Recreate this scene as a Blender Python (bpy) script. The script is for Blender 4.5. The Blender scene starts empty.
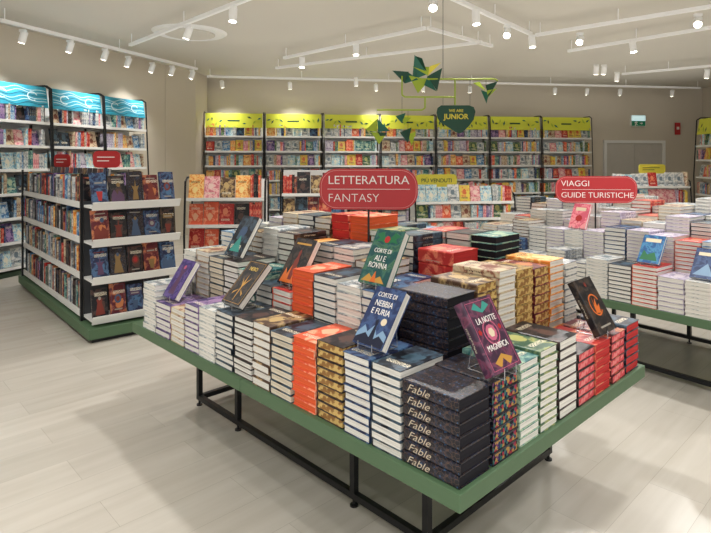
import bpy, math, random
from mathutils import Matrix, Vector
from mathutils.bvhtree import BVHTree
random.seed(7)
C = bpy.context.scene.collection
F = 555.0; HZ = 160.0; H = 1.3; CX = 355.5
ORD = ['zeroth','first','second','third','fourth','fifth','sixth','seventh','eighth','ninth','tenth','eleventh','twelfth','thirteenth','fourteenth','fifteenth','sixteenth','seventeenth','eighteenth','nineteenth','twentieth']
TENS = {20:'twenty',30:'thirty',40:'forty',50:'fifty',60:'sixty',70:'seventy'}
def ordn(k):
    if k <= 20: return ORD[k]
    t = k//10*10
    return TENS[t][:-1]+'ieth' if k == t else TENS[t]+'-'+ORD[k-t]

def at(px, py, h):
    Y = (H - h) * F / (py - HZ)
    return Vector(((px - CX) / F * Y, Y, h))
def atd(px, py, Y):
    return Vector(((px - CX) / F * Y, Y, H + (HZ - py) / F * Y))
def lin(c):
    r = []
    for v in c[:3]:
        v /= 255.0
        r.append(v / 12.92 if v <= .04045 else ((v + .055) / 1.055) ** 2.4)
    return (r[0], r[1], r[2], 1)

# ---------------------------------------------------------------- materials
def newmat(name, rough=.5, metal=0, spec=.5):
    m = bpy.data.materials.new(name); m.use_nodes = True
    b = m.node_tree.nodes['Principled BSDF']
    b.inputs['Roughness'].default_value = rough; b.inputs['Metallic'].default_value = metal
    b.inputs['Specular IOR Level'].default_value = spec
    return m, m.node_tree.nodes, m.node_tree.links, b
def plain(name, c, rough=.5, metal=0, var=.06, scale=8, spec=.5):
    m, N, L, b = newmat(name, rough, metal, spec)
    tc = N.new('ShaderNodeTexCoord'); no = N.new('ShaderNodeTexNoise'); no.inputs['Scale'].default_value = scale
    L.new(tc.outputs['Object'], no.inputs['Vector'])
    mx = N.new('ShaderNodeMix'); mx.data_type = 'RGBA'
    a = lin(c); mx.inputs[6].default_value = tuple(max(0, x * (1 - var)) for x in a[:3]) + (1,)
    mx.inputs[7].default_value = tuple(min(1, x * (1 + var)) for x in a[:3]) + (1,)
    L.new(no.outputs['Fac'], mx.inputs[0]); L.new(mx.outputs[2], b.inputs['Base Color'])
    return m
def emis(name, c, s):
    m, N, L, b = newmat(name)
    b.inputs['Base Color'].default_value = lin(c)
    b.inputs['Emission Color'].default_value = lin(c); b.inputs['Emission Strength'].default_value = s
    return m
def cover_mat(name, base, acc, seed=0, thr=.56, title=(235,225,200), scale=22, rough=.4, band=True, acc2=None, ornate=False):
    """printed book cover: layered artwork in two further colours, a central motif, title-like bands on cover and spine"""
    m, N, L, b = newmat(name, rough)
    tc = N.new('ShaderNodeTexCoord'); mp = N.new('ShaderNodeMapping'); mp.inputs['Location'].default_value = (seed * 1.37, seed * .71, seed)
    L.new(tc.outputs['Object'], mp.inputs['Vector'])
    no = N.new('ShaderNodeTexNoise'); no.inputs['Scale'].default_value = scale; no.inputs['Detail'].default_value = 5; no.inputs['Distortion'].default_value = .6
    L.new(mp.outputs[0], no.inputs['Vector'])
    acc2 = acc2 or tuple(min(255, int(.5*a + .5*bb + 18)) for a, bb in zip(base, acc))
    r = N.new('ShaderNodeValToRGB'); cr = r.color_ramp
    cr.elements[0].position = thr - .1; cr.elements[0].color = lin(base)
    cr.elements[1].position = thr + .1; cr.elements[1].color = lin(base)
    e = cr.elements.new(thr - .02); e.color = lin(acc2)
    e = cr.elements.new(thr + .03); e.color = lin(acc)
    L.new(no.outputs['Fac'], r.inputs[0])
    sp = N.new('ShaderNodeSeparateXYZ'); L.new(tc.outputs['Object'], sp.inputs[0])
    def M(op, a, bb):
        n = N.new('ShaderNodeMath'); n.operation = op
        for i, x in enumerate((a, bb)):
            if isinstance(x, (int, float)): n.inputs[i].default_value = x
            else: L.new(x, n.inputs[i])
        return n.outputs[0]
    def MIX(a, fac, colr):
        n = N.new('ShaderNodeMix'); n.data_type = 'RGBA'; n.inputs[7].default_value = lin(colr)
        L.new(a, n.inputs[6]); L.new(fac, n.inputs[0]); return n.outputs[2]
    col = r.outputs[0]
    if ornate:
        v = N.new('ShaderNodeTexVoronoi'); v.feature = 'DISTANCE_TO_EDGE'; v.inputs['Scale'].default_value = 85
        L.new(mp.outputs[0], v.inputs['Vector'])
        col = MIX(col, M('LESS_THAN', v.outputs['Distance'], .04), (88,66,56))
        v2 = N.new('ShaderNodeTexVoronoi'); v2.inputs['Scale'].default_value = 60; L.new(mp.outputs[0], v2.inputs['Vector'])
        col = MIX(col, M('LESS_THAN', v2.outputs['Distance'], .17), (56,92,130))
    if band:
        cy = .08 if seed % 2 else .12
        dx = M('SUBTRACT', sp.outputs[0], .066); dy = M('SUBTRACT', sp.outputs[1], cy)
        rr = M('SQRT', M('ADD', M('MULTIPLY', dx, dx), M('MULTIPLY', M('MULTIPLY', dy, dy), .6)), 0)
        rr = M('ADD', rr, M('MULTIPLY', M('SUBTRACT', no.outputs['Fac'], .5), .05))
        col = MIX(col, M('LESS_THAN', rr, .026), acc)
        y0 = .150 if seed % 2 else .035
        msk = M('MULTIPLY', M('GREATER_THAN', sp.outputs[1], y0), M('LESS_THAN', sp.outputs[1], y0 + .022))
        msk = M('MULTIPLY', msk, M('MULTIPLY', M('GREATER_THAN', sp.outputs[0], .022), M('LESS_THAN', sp.outputs[0], .108)))
        wv = N.new('ShaderNodeTexNoise'); wv.inputs['Scale'].default_value = 1
        mp2 = N.new('ShaderNodeMapping'); mp2.inputs['Scale'].default_value = (380, 170, 1); L.new(tc.outputs['Object'], mp2.inputs[0]); L.new(mp2.outputs[0], wv.inputs['Vector'])
        col = MIX(col, M('MULTIPLY', msk, M('GREATER_THAN', wv.outputs['Fac'], .5)), title)
    if not ornate:   # spine title
        s = M('MULTIPLY', M('LESS_THAN', sp.outputs[0], .0012), M('MULTIPLY', M('GREATER_THAN', sp.outputs[1], .07), M('LESS_THAN', sp.outputs[1], .14)))
        s = M('MULTIPLY', s, M('MULTIPLY', M('GREATER_THAN', sp.outputs[2], .009), M('LESS_THAN', sp.outputs[2], .0155)))
        w3 = N.new('ShaderNodeTexNoise'); w3.inputs['Scale'].default_value = 1
        mp3 = N.new('ShaderNodeMapping'); mp3.inputs['Scale'].default_value = (1, 420, 150); L.new(tc.outputs['Object'], mp3.inputs[0]); L.new(mp3.outputs[0], w3.inputs['Vector'])
        col = MIX(col, M('MULTIPLY', s, M('GREATER_THAN', w3.outputs['Fac'], .5)), tuple(int(.75*x) for x in title))
    L.new(col, b.inputs['Base Color'])
    return m
def page_mat(name, c, c2=None, multi=False):
    m, N, L, b = newmat(name, .8, spec=.2)
    tc = N.new('ShaderNodeTexCoord'); mp = N.new('ShaderNodeMapping')
    mp.inputs['Scale'].default_value = (6, 6, 500) if c2 is None else (60, 60, 60)
    L.new(tc.outputs['Object'], mp.inputs[0])
    r = N.new('ShaderNodeValToRGB')
    a = lin(c)
    if multi:
        v = N.new('ShaderNodeTexVoronoi'); v.inputs['Scale'].default_value = 110; L.new(tc.outputs['Object'], v.inputs['Vector'])
        sc = N.new('ShaderNodeSeparateColor'); L.new(v.outputs['Color'], sc.inputs[0]); L.new(sc.outputs[0], r.inputs[0])
        cr = r.color_ramp; cr.interpolation = 'CONSTANT'; cols = [(36,56,90),(160,56,68),(176,138,80),(56,110,102),(26,30,44),(110,58,100)]
        cr.elements[0].color = lin(cols[0]); cr.elements[1].color = lin(cols[5]); cr.elements[1].position = .84
        for i in range(1,5): e = cr.elements.new(i*.168); e.color = lin(cols[i])
    else:
        no = N.new('ShaderNodeTexNoise'); no.inputs['Scale'].default_value = 1; L.new(mp.outputs[0], no.inputs['Vector'])
        if c2 is None:
            r.color_ramp.elements[0].color = tuple(x * .7 for x in a[:3]) + (1,); r.color_ramp.elements[1].color = a
            r.color_ramp.elements[0].position = .3; r.color_ramp.elements[1].position = .6
        else:
            r.color_ramp.elements[0].color = a; r.color_ramp.elements[1].color = lin(c2)
            r.color_ramp.elements[0].position = .47; r.color_ramp.elements[1].position = .53
        L.new(no.outputs['Fac'], r.inputs[0])
    L.new(r.outputs[0], b.inputs['Base Color'])
    return m

COV = {
 'black':  cover_mat('cover_black', (18,18,25), (84,58,52), 1, .6),
 'ink':    cover_mat('cover_ink', (20,25,36), (66,92,110), 2, .58),
 'navy':   cover_mat('cover_navy', (24,34,72), (74,112,150), 3),
 'teal':   cover_mat('cover_teal', (40,104,110), (180,200,170), 4, .54),
 'purple': cover_mat('cover_purple', (66,52,104), (170,136,180), 5),
 'red':    cover_mat('cover_red', (182,42,40), (230,140,104), 6, .6),
 'coral':  cover_mat('cover_coral', (230,98,66), (246,186,150), 7, .62),
 'white':  cover_mat('cover_white', (222,220,214), (110,126,138), 8, .56, (40,40,50)),
 'cream':  cover_mat('cover_cream', (210,194,164), (130,74,58), 9, .56, (60,30,30)),
 'green':  cover_mat('cover_green', (56,92,72), (176,176,108), 10),
 'gold':   cover_mat('cover_gold', (176,142,74), (86,62,42), 11, .56),
 'pink':   cover_mat('cover_pink', (212,120,132), (240,206,196), 12, .55),
 'blue':   cover_mat('cover_blue', (60,116,166), (200,212,218), 13, .54),
 'lav':    cover_mat('cover_lavender', (160,150,176), (216,208,216), 14, .52, (90,70,110)),
 'wine':   cover_mat('cover_wine', (96,26,38), (200,124,76), 15, .58),
 'grey':   cover_mat('cover_grey', (96,102,110), (200,200,194), 16, .55),
 'orange': cover_mat('cover_orange', (228,138,56), (244,216,144), 17, .55, (60,30,20)),
 'yellow': cover_mat('cover_yellow', (226,204,86), (214,108,62), 18, .58, (40,40,60)),
 'sky':    cover_mat('cover_sky', (140,190,212), (236,230,210), 19, .54, (40,60,100)),
 'brown':  cover_mat('cover_brown', (82,58,44), (196,166,112), 20, .56),
 'spine':  cover_mat('cover_ornate', (10,14,30), (34,44,70), 21, .62, scale=50, band=False, ornate=True),
}
COLN = {'ink':'inky dark','lav':'lilac','wine':'wine red','sky':'pale sky blue','spine':'ornate black'}
cn = lambda c: COLN.get(c, c)
PG = {
 'white': page_mat('pages_white', (241,238,230)),
 'cream': page_mat('pages_cream', (232,220,198)),
 'orange': page_mat('pages_orange', (238,104,62)),
 'gold': page_mat('pages_gold', (210,178,112), (150,110,66)),
 'multi': page_mat('pages_patterned', (140,60,80), multi=True),
 'red': page_mat('pages_red', (200,58,58)),
 'black': page_mat('pages_black', (34,33,40)),
 'pinkred': page_mat('pages_pink', (214,84,90), (232,136,136)),
}
WHITE = plain('white_powder_coat', (236,236,233), .4, var=.02)
TRKW = plain('track_white', (250,250,248), .4, var=.01)
BLACK = plain('black_steel', (28,29,32), .4, .3)
DGREY = plain('dark_grey_steel', (60,62,66), .45, .1)
GREEN = plain('sage_green_board', (80,108,78), .55, var=.05)
DKGREEN = plain('dark_green_board', (52,72,54), .6)
RED = plain('red_sign_panel', (186,40,44), .4, var=.03)
TXT = plain('white_lettering', (245,240,236), .5, var=.01)
PINKL = plain('pale_outline', (226,150,146), .5, var=.01)
FAB = plain('pale_gold_lettering', (206,192,170), .5, var=.05)
WALLM = plain('wall_paint', (211,202,186), .9, var=.02, scale=2, spec=.2)
CEILM = plain('ceiling_paint', (209,204,192), .9, var=.02, scale=1, spec=.2)
DOORM = plain('door_grey', (200,196,188), .5)
LIME = plain('lime_paint', (166,190,50), .5)
DGREEN = plain('deep_green', (12,70,50), .5)
TEALG = plain('teal_green', (30,104,84), .5)
INKG = plain('ink_graphics', (24,60,80), .5)
PALEG = plain('pale_graphics', (206,232,234), .5)
YEL = plain('yellow_paint', (222,208,70), .5)
HEADY = plain('lime_header', (214,219,66), .5, var=.04, scale=2)
HEADC = plain('teal_header', (44,150,176), .5, var=.08, scale=3)
WIRE = plain('clear_wire', (190,192,196), .25, .6)
LAMP = emis('lamp_glow', (255,246,230), 22)

def floor_mat():
    m, N, L, b = newmat('pale_plank_floor', .27)
    tc = N.new('ShaderNodeTexCoord'); mp = N.new('ShaderNodeMapping'); mp.inputs['Rotation'].default_value = (0, 0, -math.radians(43.7))
    L.new(tc.outputs['Object'], mp.inputs[0])
    br = N.new('ShaderNodeTexBrick'); br.inputs['Scale'].default_value = 1; br.inputs['Brick Width'].default_value = 1.2; br.inputs['Row Height'].default_value = .2
    br.inputs['Mortar Size'].default_value = .0009; br.inputs['Color1'].default_value = lin((204,198,188)); br.inputs['Color2'].default_value = lin((195,189,179)); br.inputs['Mortar'].default_value = lin((174,168,158))
    br.offset = .37; L.new(mp.outputs[0], br.inputs['Vector'])
    mp2 = N.new('ShaderNodeMapping'); mp2.inputs['Scale'].default_value = (.9, 9, 1); L.new(mp.outputs[0], mp2.inputs[0])
    no = N.new('ShaderNodeTexNoise'); no.inputs['Scale'].default_value = 1.6; no.inputs['Detail'].default_value = 5; L.new(mp2.outputs[0], no.inputs['Vector'])
    rr = N.new('ShaderNodeValToRGB'); rr.color_ramp.elements[0].color = (.87, .855, .835, 1); rr.color_ramp.elements[1].color = (1, 1, 1, 1); rr.color_ramp.elements[0].position = .3; rr.color_ramp.elements[1].position = .7
    L.new(no.outputs['Fac'], rr.inputs[0])
    mx = N.new('ShaderNodeMix'); mx.data_type = 'RGBA'; mx.blend_type = 'MULTIPLY'; mx.inputs[0].default_value = 1
    L.new(br.outputs['Color'], mx.inputs[6]); L.new(rr.outputs[0], mx.inputs[7]); L.new(mx.outputs[2], b.inputs['Base Color'])
    return m

# ---------------------------------------------------------------- mesh builder
class MB:
    def __init__(s): s.v = []; s.f = []; s.m = []
    def add(s, vs, fs, mi=0, mat=None):
        o = len(s.v)
        for v in vs:
            v = Vector(v); s.v.append(tuple(mat @ v) if mat else tuple(v))
        for f in fs: s.f.append([i + o for i in f]); s.m.append(mi)
    def box(s, a, b, mi=0, mat=None):
        x0, y0, z0 = a; x1, y1, z1 = b
        s.add([(x0,y0,z0),(x1,y0,z0),(x1,y1,z0),(x0,y1,z0),(x0,y0,z1),(x1,y0,z1),(x1,y1,z1),(x0,y1,z1)],
              [(3,2,1,0),(4,5,6,7),(0,1,5,4),(1,2,6,5),(2,3,7,6),(3,0,4,7)], mi, mat)
    def tube(s, p, q, r, mi=0, n=10, r2=None):
        p = Vector(p); q = Vector(q); d = (q - p).normalized()
        a = d.cross(Vector((0,0,1)) if abs(d.z) < .9 else Vector((1,0,0))).normalized(); b = d.cross(a)
        r2 = r if r2 is None else r2
        vs = [p + (a*math.cos(t)+b*math.sin(t))*r for t in [2*math.pi*i/n for i in range(n)]]
        vs += [q + (a*math.cos(t)+b*math.sin(t))*r2 for t in [2*math.pi*i/n for i in range(n)]]
        fs = [(i, i+n, (i+1)%n+n, (i+1)%n) for i in range(n)] + [tuple(range(n)), tuple(range(2*n-1, n-1, -1))]
        s.add(vs, fs, mi)
    def poly(s, pts, r, mi=0, closed=False):
        k = len(pts)
        for i in range(k if closed else k-1): s.tube(pts[i], pts[(i+1)%k], r, mi)
    def prism(s, pts, z0, z1, mi=0, mat=None):
        n = len(pts)
        s.add([(x,y,z0) for x,y in pts] + [(x,y,z1) for x,y in pts],
              [tuple(range(n-1,-1,-1)), tuple(range(n,2*n))] + [(i,(i+1)%n,(i+1)%n+n,i+n) for i in range(n)], mi, mat)
    def ring(s, cx, cy, r0, r1, z, n=24, mi=0, mat=None, sx=1.0, a0=0, a1=360):
        full = a1-a0 >= 360; k = n if full else n+1
        an = [math.radians(a0+(a1-a0)*i/n) for i in range(k)]
        s.add([(cx+sx*r0*math.cos(a), cy+r0*math.sin(a), z) for a in an]+[(cx+sx*r1*math.cos(a), cy+r1*math.sin(a), z) for a in an],
              [(i,(i+1)%k,(i+1)%k+k,i+k)[::-1] for i in range(k if full else n)], mi, mat)
    def ribbon(s, pts, wd, z, mat=None):
        n = len(pts)
        s.add([(x, y-wd/2, z) for x, y in pts] + [(x, y+wd/2, z) for x, y in pts], [(i,i+1,i+1+n,i+n) for i in range(n-1)], 0, mat)
    def mesh(s, name, mats):
        me = bpy.data.meshes.new(name); me.from_pydata(s.v, [], s.f)
        for m in (mats if isinstance(mats, (list, tuple)) else [mats]): me.materials.append(m)
        me.polygons.foreach_set('material_index', s.m); me.update(); return me
    def build(s, name, mats, parent=None, matrix=None):
        o = bpy.data.objects.new(name, s.mesh(name, mats)); C.objects.link(o)
        if parent: o.parent = parent
        if matrix is not None: o.matrix_local = matrix
        return o
def tag(o, label, cat, group=None, kind=None):
    o['label'] = label
    o['category'] = cat
    if group: o['group'] = group
    if kind: o['kind'] = kind
    return o
def thing(name, label, cat, matrix=None, group=None):
    o = bpy.data.objects.new(name, None); C.objects.link(o); o.empty_display_size = .05
    if matrix is not None: o.matrix_world = matrix
    return tag(o, label, cat, group)
def frame(o, X, Y, Z):
    m = Matrix.Identity(4)
    for i, c in enumerate((X, Y, Z, o)):
        for j in range(3): m[j][i] = c[j]
    return m
# lettering: requests are collected and converted to meshes in one go at the end
TXTQ = []
def text(body, size, mat, parent, matrix, align='CENTER', bold=0.0, sx=1.0, name='lettering', ext=.0006, shear=0.0):
    o = bpy.data.objects.new(name, bpy.data.meshes.new(name)); C.objects.link(o); o.parent = parent; o.matrix_local = matrix
    TXTQ.append((o, (body, size, align, bold, mat.name, sx, ext, shear))); return o
def flush_text():
    tmp = {}
    for o, k in TXTQ:
        if k in tmp: continue
        body, size, align, bold, mn, sx, ext, shear = k
        cu = bpy.data.curves.new('t', 'FONT'); cu.body = body; cu.size = size; cu.align_x = align; cu.align_y = 'CENTER'; cu.extrude = ext; cu.offset = bold; cu.shear = shear
        to = bpy.data.objects.new('t', cu); C.objects.link(to); tmp[k] = to
    bpy.context.view_layer.update(); dg = bpy.context.evaluated_depsgraph_get(); ms = {}
    for k, to in tmp.items():
        me = bpy.data.meshes.new_from_object(to.evaluated_get(dg))
        for v in me.vertices: v.co.x *= k[5]
        me.materials.clear(); me.materials.append(bpy.data.materials[k[4]]); me.name = 'lettering'; ms[k] = me
    for o, k in TXTQ: o.data = ms[k]
    for to in tmp.values(): bpy.data.objects.remove(to)

# ---------------------------------------------------------------- books
def book_geo(w, l, t, c=.0022):
    q = .0065 if t > .030 else .004
    out = [(w,0),(q*.8,0),(q*.25,q*.35),(0,q),(0,t-q),(q*.25,t-q*.35),(q*.8,t),(w,t),(w,t-c),(c,t-c),(c,c),(w,c)]
    n = len(out)
    vs = [(x,0,z) for x,z in out] + [(x,l,z) for x,z in out]
    fs = [(i,(i+1)%n+0,(i+1)%n+n,i+n) for i in range(n)]
    for o, rev in ((0, False), (n, True)):
        for q4 in ((0,1,10,11),(1,2,3,10),(3,4,9,10),(4,5,6,9),(6,7,8,9)):
            q2 = [i+o for i in q4]
            fs.append(tuple(q2 if rev else q2[::-1]))
    e = .0003
    pv = (c+e, .003, c+e), (w-.003, l-.003, t-c-e)
    return vs, fs, pv
BC = {}
def book_meshes(w, l, t, cov, pg):
    k = (round(w,3), round(l,3), round(t,4), cov if isinstance(cov,str) else cov.name, pg)
    if k not in BC:
        vs, fs, pv = book_geo(w, l, t)
        a = MB(); a.add(vs, fs); b = MB(); b.box(*pv)
        BC[k] = (a.mesh('cover', COV[cov] if isinstance(cov,str) else cov), b.mesh('page_block', PG[pg]))
    return BC[k]
def add_book(name, w, l, t, cov, pg, matrix, label, group, cat='book'):
    o = thing(name, label, cat, matrix, group)
    cm, pm = book_meshes(w, l, t, cov, pg)
    for nm, me in (('cover', cm), ('page_block', pm)):
        c = bpy.data.objects.new(nm, me); C.objects.link(c); c.parent = o
    return o
B1 = {}
def add_book1(name, w, l, t, cov, pg, matrix, label, group, cat='book'):
    k = (name, round(w,3), round(l,3), round(t,4), cov, pg)
    if k not in B1:
        vs, fs, pv = book_geo(w, l, t); a = MB(); a.add(vs, fs, 0); a.box(*pv, 1); B1[k] = a.mesh(name, [COV[cov], PG[pg]])
    o = bpy.data.objects.new(name, B1[k]); C.objects.link(o); o.matrix_world = matrix
    return tag(o, label, cat, group)
ALLM = [COV[k] for k in COV] + [PG[k] for k in PG]
MI = {('c',k): i for i, k in enumerate(COV)}; MI.update({('p',k): len(COV)+i for i, k in enumerate(PG)})
def stuff_book(mb, w, l, t, cov, pg, matrix):
    c = .0022
    mb.box((0,0,0),(w,l,c), MI['c',cov], matrix); mb.box((0,0,t-c),(w,l,t), MI['c',cov], matrix); mb.box((0,0,c),(c,l,t-c), MI['c',cov], matrix)
    mb.box((c,.003,c),(w-.003,l-.003,t-c), MI['p',pg], matrix)
CANDS = []   # (object, limit key, stuff key, spec)
STUFF = {}; SLAB = {}
def sb(key): return STUFF.setdefault(key, MB())

# ---------------------------------------------------------------- tables
C0 = Vector((.262, 1.388, 0)); U = Vector((-.691, .7225, 0)).normalized(); V = Vector((.7225, .691, 0)).normalized(); Zv = Vector((0,0,1))
TB = .412; TT = .46
class Tab:
    def __init__(s, o, u, v, z): s.o=o; s.u=u; s.v=v; s.z=z
    def p(s, u, v, z=0): return s.o + s.u*u + s.v*v + Zv*(s.z+z)
T1 = Tab(C0, U, V, TT)
def table(tab, Lu, Lv, label, legs, vin, joint):
    root = thing('display_table', label, 'table', frame(tab.o, tab.v, tab.u, Zv))
    for (a, b) in joint:
        m = MB(); m.box((0, a+.001, TB), (Lv, b-.001, TT)); o = m.build('top_panel', GREEN, root)
        bv = o.modifiers.new('b','BEVEL'); bv.width = .003; bv.segments = 2
    for v in vin:
        for u in legs:
            m = MB(); m.box((v-.012, u-.012, .03), (v+.012, u+.012, TB-.001)); m.build('leg', BLACK, root)
            m = MB(); m.tube((v,u,0),(v,u,.006),.016,0,14); m.tube((v,u,.006),(v,u,.03),.006); m.build('foot', BLACK, root)
        m = MB(); m.box((v-.0118, legs[0]+.013, .03), (v+.0118, legs[-1]-.013, .054)); m.build('floor_rail', BLACK, root)
        m = MB(); m.box((v-.0118, legs[0]+.013, TB-.025), (v+.0118, legs[-1]-.013, TB-.001)); m.build('top_rail', BLACK, root)
    for u in (legs[0], legs[-1]):
        m = MB(); m.box((vin[0]+.013, u-.0118, .03), (vin[1]-.013, u+.0118, .054)); m.build('cross_rail', BLACK, root)
        m = MB(); m.box((vin[0]+.013, u-.0118, TB-.025), (vin[1]-.013, u+.0118, TB-.001)); m.build('cross_rail', BLACK, root)
    return root
table(T1, 2.05, 1.28, 'large low sage green display table stacked with fantasy novels', [.34,.69,1.50,1.88], (.29, 1.12), ((0,1.02),(1.02,2.05)))

def stack(tab, rowname, idx, orient, u0, u1, v0, v1, h, t, cov, pg, look, nind, group, key, single=False, jit=1.0, name='paperback'):
    n = max(1, round(h / t))
    if orient == 'A':  X, Y, o, w, l = tab.u, -tab.v, (u0, v1), u1-u0, v1-v0
    if orient == 'A2': X, Y, o, w, l = -tab.u, tab.v, (u1, v0), u1-u0, v1-v0
    if orient == 'B':  X, Y, o, w, l = tab.v, tab.u, (u0, v0), v1-v0, u1-u0
    cen = tab.p((u0+u1)/2, (v0+v1)/2)
    objs = []; lean = random.uniform(-1.2, 1.2)*jit
    for k in range(n):
        fr = frame(tab.p(o[0], o[1], k*(t+.0003)), X, Y, Zv)
        a = math.radians(max(-2.0, min(2.0, lean*k/n + random.gauss(0, .8)*jit)))
        M = Matrix.Translation(cen + tab.u*random.uniform(-.002,.002)*jit + tab.v*random.uniform(-.004,.004)*jit) @ Matrix.Rotation(a, 4, 'Z') @ Matrix.Translation(-cen) @ fr
        top = n - k
        if top <= nind:
            lb = '%s, %s, %s stack %s' % (look, 'topmost' if top == 1 else ordn(top)+' from top', ORD[idx], rowname)
            ob = (add_book1 if single else add_book)(name, w, l, t, cov, pg, M, lb, group)
            objs.append(ob); CANDS.append((ob, key, key, (w, l, t, cov, pg, M)))
        else: stuff_book(sb(key), w, l, t, cov, pg, M)
    return n*(t+.0003), objs
SLAB['T1'] = ('stacked_books','lower books inside the stacks of the front table')
SLAB['T2'] = ('stacked_guidebooks','lower guidebooks inside the stacks of the travel table')
G1 = 'stacked books on the fantasy table'
tops = {}
LROW = [
 (.213,.328,.245,.0245,'ink','white','dark paperback with white page edges'),
 (.334,.448,.245,.0245,'navy','white','navy paperback with white page edges'),
 (.455,.578,.250,.028,'black','gold','black hardback with gilded page edges'),
 (.585,.708,.235,.026,'coral','orange','orange paperback with orange page edges'),
 (.715,.838,.225,.025,'ink','cream','dark paperback with cream page edges'),
 (.845,.958,.232,.029,'brown','white','brown paperback with white page edges'),
 (.965,1.090,.225,.0225,'black','white','black paperback with white page edges'),
 (1.098,1.230,.220,.022,'ink','white','slim dark paperback with white edges'),
 (1.238,1.368,.210,.030,'white','white','thick white paperback with white edges'),
 (1.376,1.505,.200,.025,'purple','white','purple paperback with white page edges'),
 (1.513,1.640,.156,.026,'cream','white','cream paperback with white page edges'),
 (1.65,1.80,.156,.026,'purple','white','violet paperback with white page edges'),
 (1.81,1.94,.224,.028,'white','white','white paperback with white page edges')]
for i, (a,b,h,t,c,p,lk) in enumerate(LROW):
    tops['L',i], _ = stack(T1, 'along the left edge', i+1, 'A' if i%2 else 'A2', a, b, .015, .215, h, t, c, p, lk, 99, G1, 'T1')
RROW = [
 (.015,.160,.231,.0327,'spine','black','thick dark hardback with lettered ornate spine'),
 (.170,.305,.231,.0327,'spine','multi','dark hardback with colourful patterned edges'),
 (.313,.428,.24,.024,'teal','white','teal paperback with white edges'),
 (.436,.550,.25,.025,'green','white','green paperback with white edges'),
 (.558,.688,.25,.0315,'black','white','black spined paperback, white edges'),
 (.696,.830,.18,.0298,'black','pinkred','black hardback with pink edges'),
 (.838,.968,.18,.0298,'red','red','red paperback with red edges'),
 (.976,1.108,.18,.0298,'wine','pinkred','wine book with pink edges'),
 (1.116,1.248,.19,.0315,'ink','red','dark book with red edges')]
for i, (a,b,h,t,c,p,lk) in enumerate(RROW):
    tops['R',i], ob = stack(T1, 'along right edge', i+1, 'B', .015, .215 if i else .205, a, b, h, t, c, p, lk, 99, G1, 'T1', jit=.8)
    if i == 0:
        for o in ob:
            cov = o.children[0]
            M = frame(Vector((-.0007, .135, .0155)), Vector((0,-1,0)), Vector((0,0,1)), Vector((-1,0,0)))
            text('Fable', .029, FAB, cov, M, 'CENTER', -.0003, 1.3, 'title_lettering', .0006, .4)
SROW = [
 ('B',.265,.425,.40,.0333,'spine','black','ornate black hardback'),
 ('B',.44,.558,.42,.032,'brown','gold','brown hardback with golden edges'),
 ('B',.565,.683,.43,.026,'cream','white','cream paperback with white pages'),
 ('B',.69,.808,.43,.033,'gold','gold','golden hardback with golden edges'),
 ('B',.815,.933,.42,.035,'wine','gold','wine red book with golden edges'),
 ('B',.94,1.058,.42,.027,'orange','white','orange topped paperback with white pages'),
 ('B',1.065,1.18,.40,.027,'grey','white','grey paperback with white pages')]
for i, (o,a,b,h,t,c,p,lk) in enumerate(SROW):
    stack(T1, 'in inner right row', i+1, o, .24, .44, a, b, h, t, c, p, lk, 9, G1, 'T1', jit=1.3 if i == 0 else 1)
us = [.455+.135*k for k in range(11)]
V1 = [(.38,.027,'navy','white'),(.38,.027,'white','white'),(.39,.028,'ink','white'),(.40,.033,'coral','orange'),(.30,.027,'red','white'),(.30,.027,'ink','white'),(.33,.026,'teal','white'),(.36,.026,'black','white'),(.36,.026,'ink','cream'),(.38,.027,'cream','white'),(.36,.026,'white','white')]
V2 = [(.34,.034,'red','white'),(.35,.03,'navy','white'),(.42,.03,'brown','white'),(.46,.027,'grey','white'),(.47,.027,'ink','white'),(.46,.03,'orange','orange'),(.48,.027,'black','white'),(.50,.026,'white','white'),(.48,.026,'brown','white'),(.47,.027,'ink','white'),(.44,.026,'blue','white')]
V3 = [None,None,(.50,.03,'ink','white'),(.52,.027,'green','white'),(.56,.038,'coral','orange'),(.56,.038,'red','red'),(.53,.027,'brown','white'),(.54,.026,'ink','white'),(.54,.026,'cream','white'),(.52,.027,'lav','white'),(.48,.026,'white','white')]
V4 = [(.51,.03,'teal','black'),(.52,.03,'black','white'),(.50,.03,'red','white'),(.49,.027,'grey','white'),(.5,.03,'ink','white'),(.53,.03,'navy','white'),(.54,.027,'brown','white'),(.53,.026,'white','white'),(.5,.026,'cream','white'),(.47,.027,'ink','white'),(.44,.026,'white','white')]
def lookof(c, p): return '%s paperback with %s edges' % (cn(c), p)
for row, v0, v1, rn, n in ((V1,.226,.440,'in second row from left',7),(V2,.448,.651,'in third row from left',5),(V3,.674,.882,'in fourth row from left',5),(V4,.890,1.09,'in fifth row from left',5)):
    for i, s in enumerate(row):
        if s is None: continue
        h,t,c,p = s
        stack(T1, rn, i+1, random.choice(('A','A2')), us[i], us[i]+.128, v0, v1, h, t, c, p, lookof(c,p), n, G1, 'T1')
stack(T1, 'beside the red boxed ones', 1, 'B', .515, .70, .675, .85, .464, .058, 'red', 'red', 'chunky coral red boxed book', 6, G1, 'T1')
for i in range(7):
    c = ('white','ink','blue','pink','navy','cream','brown')[i]
    stack(T1, 'along the far long edge', i+1, 'B', .455+.215*i, .655+.215*i, 1.10, 1.24, .38+.05*(i%3), .028, c, 'white', lookof(c,'white'), 4, G1, 'T1')

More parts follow.
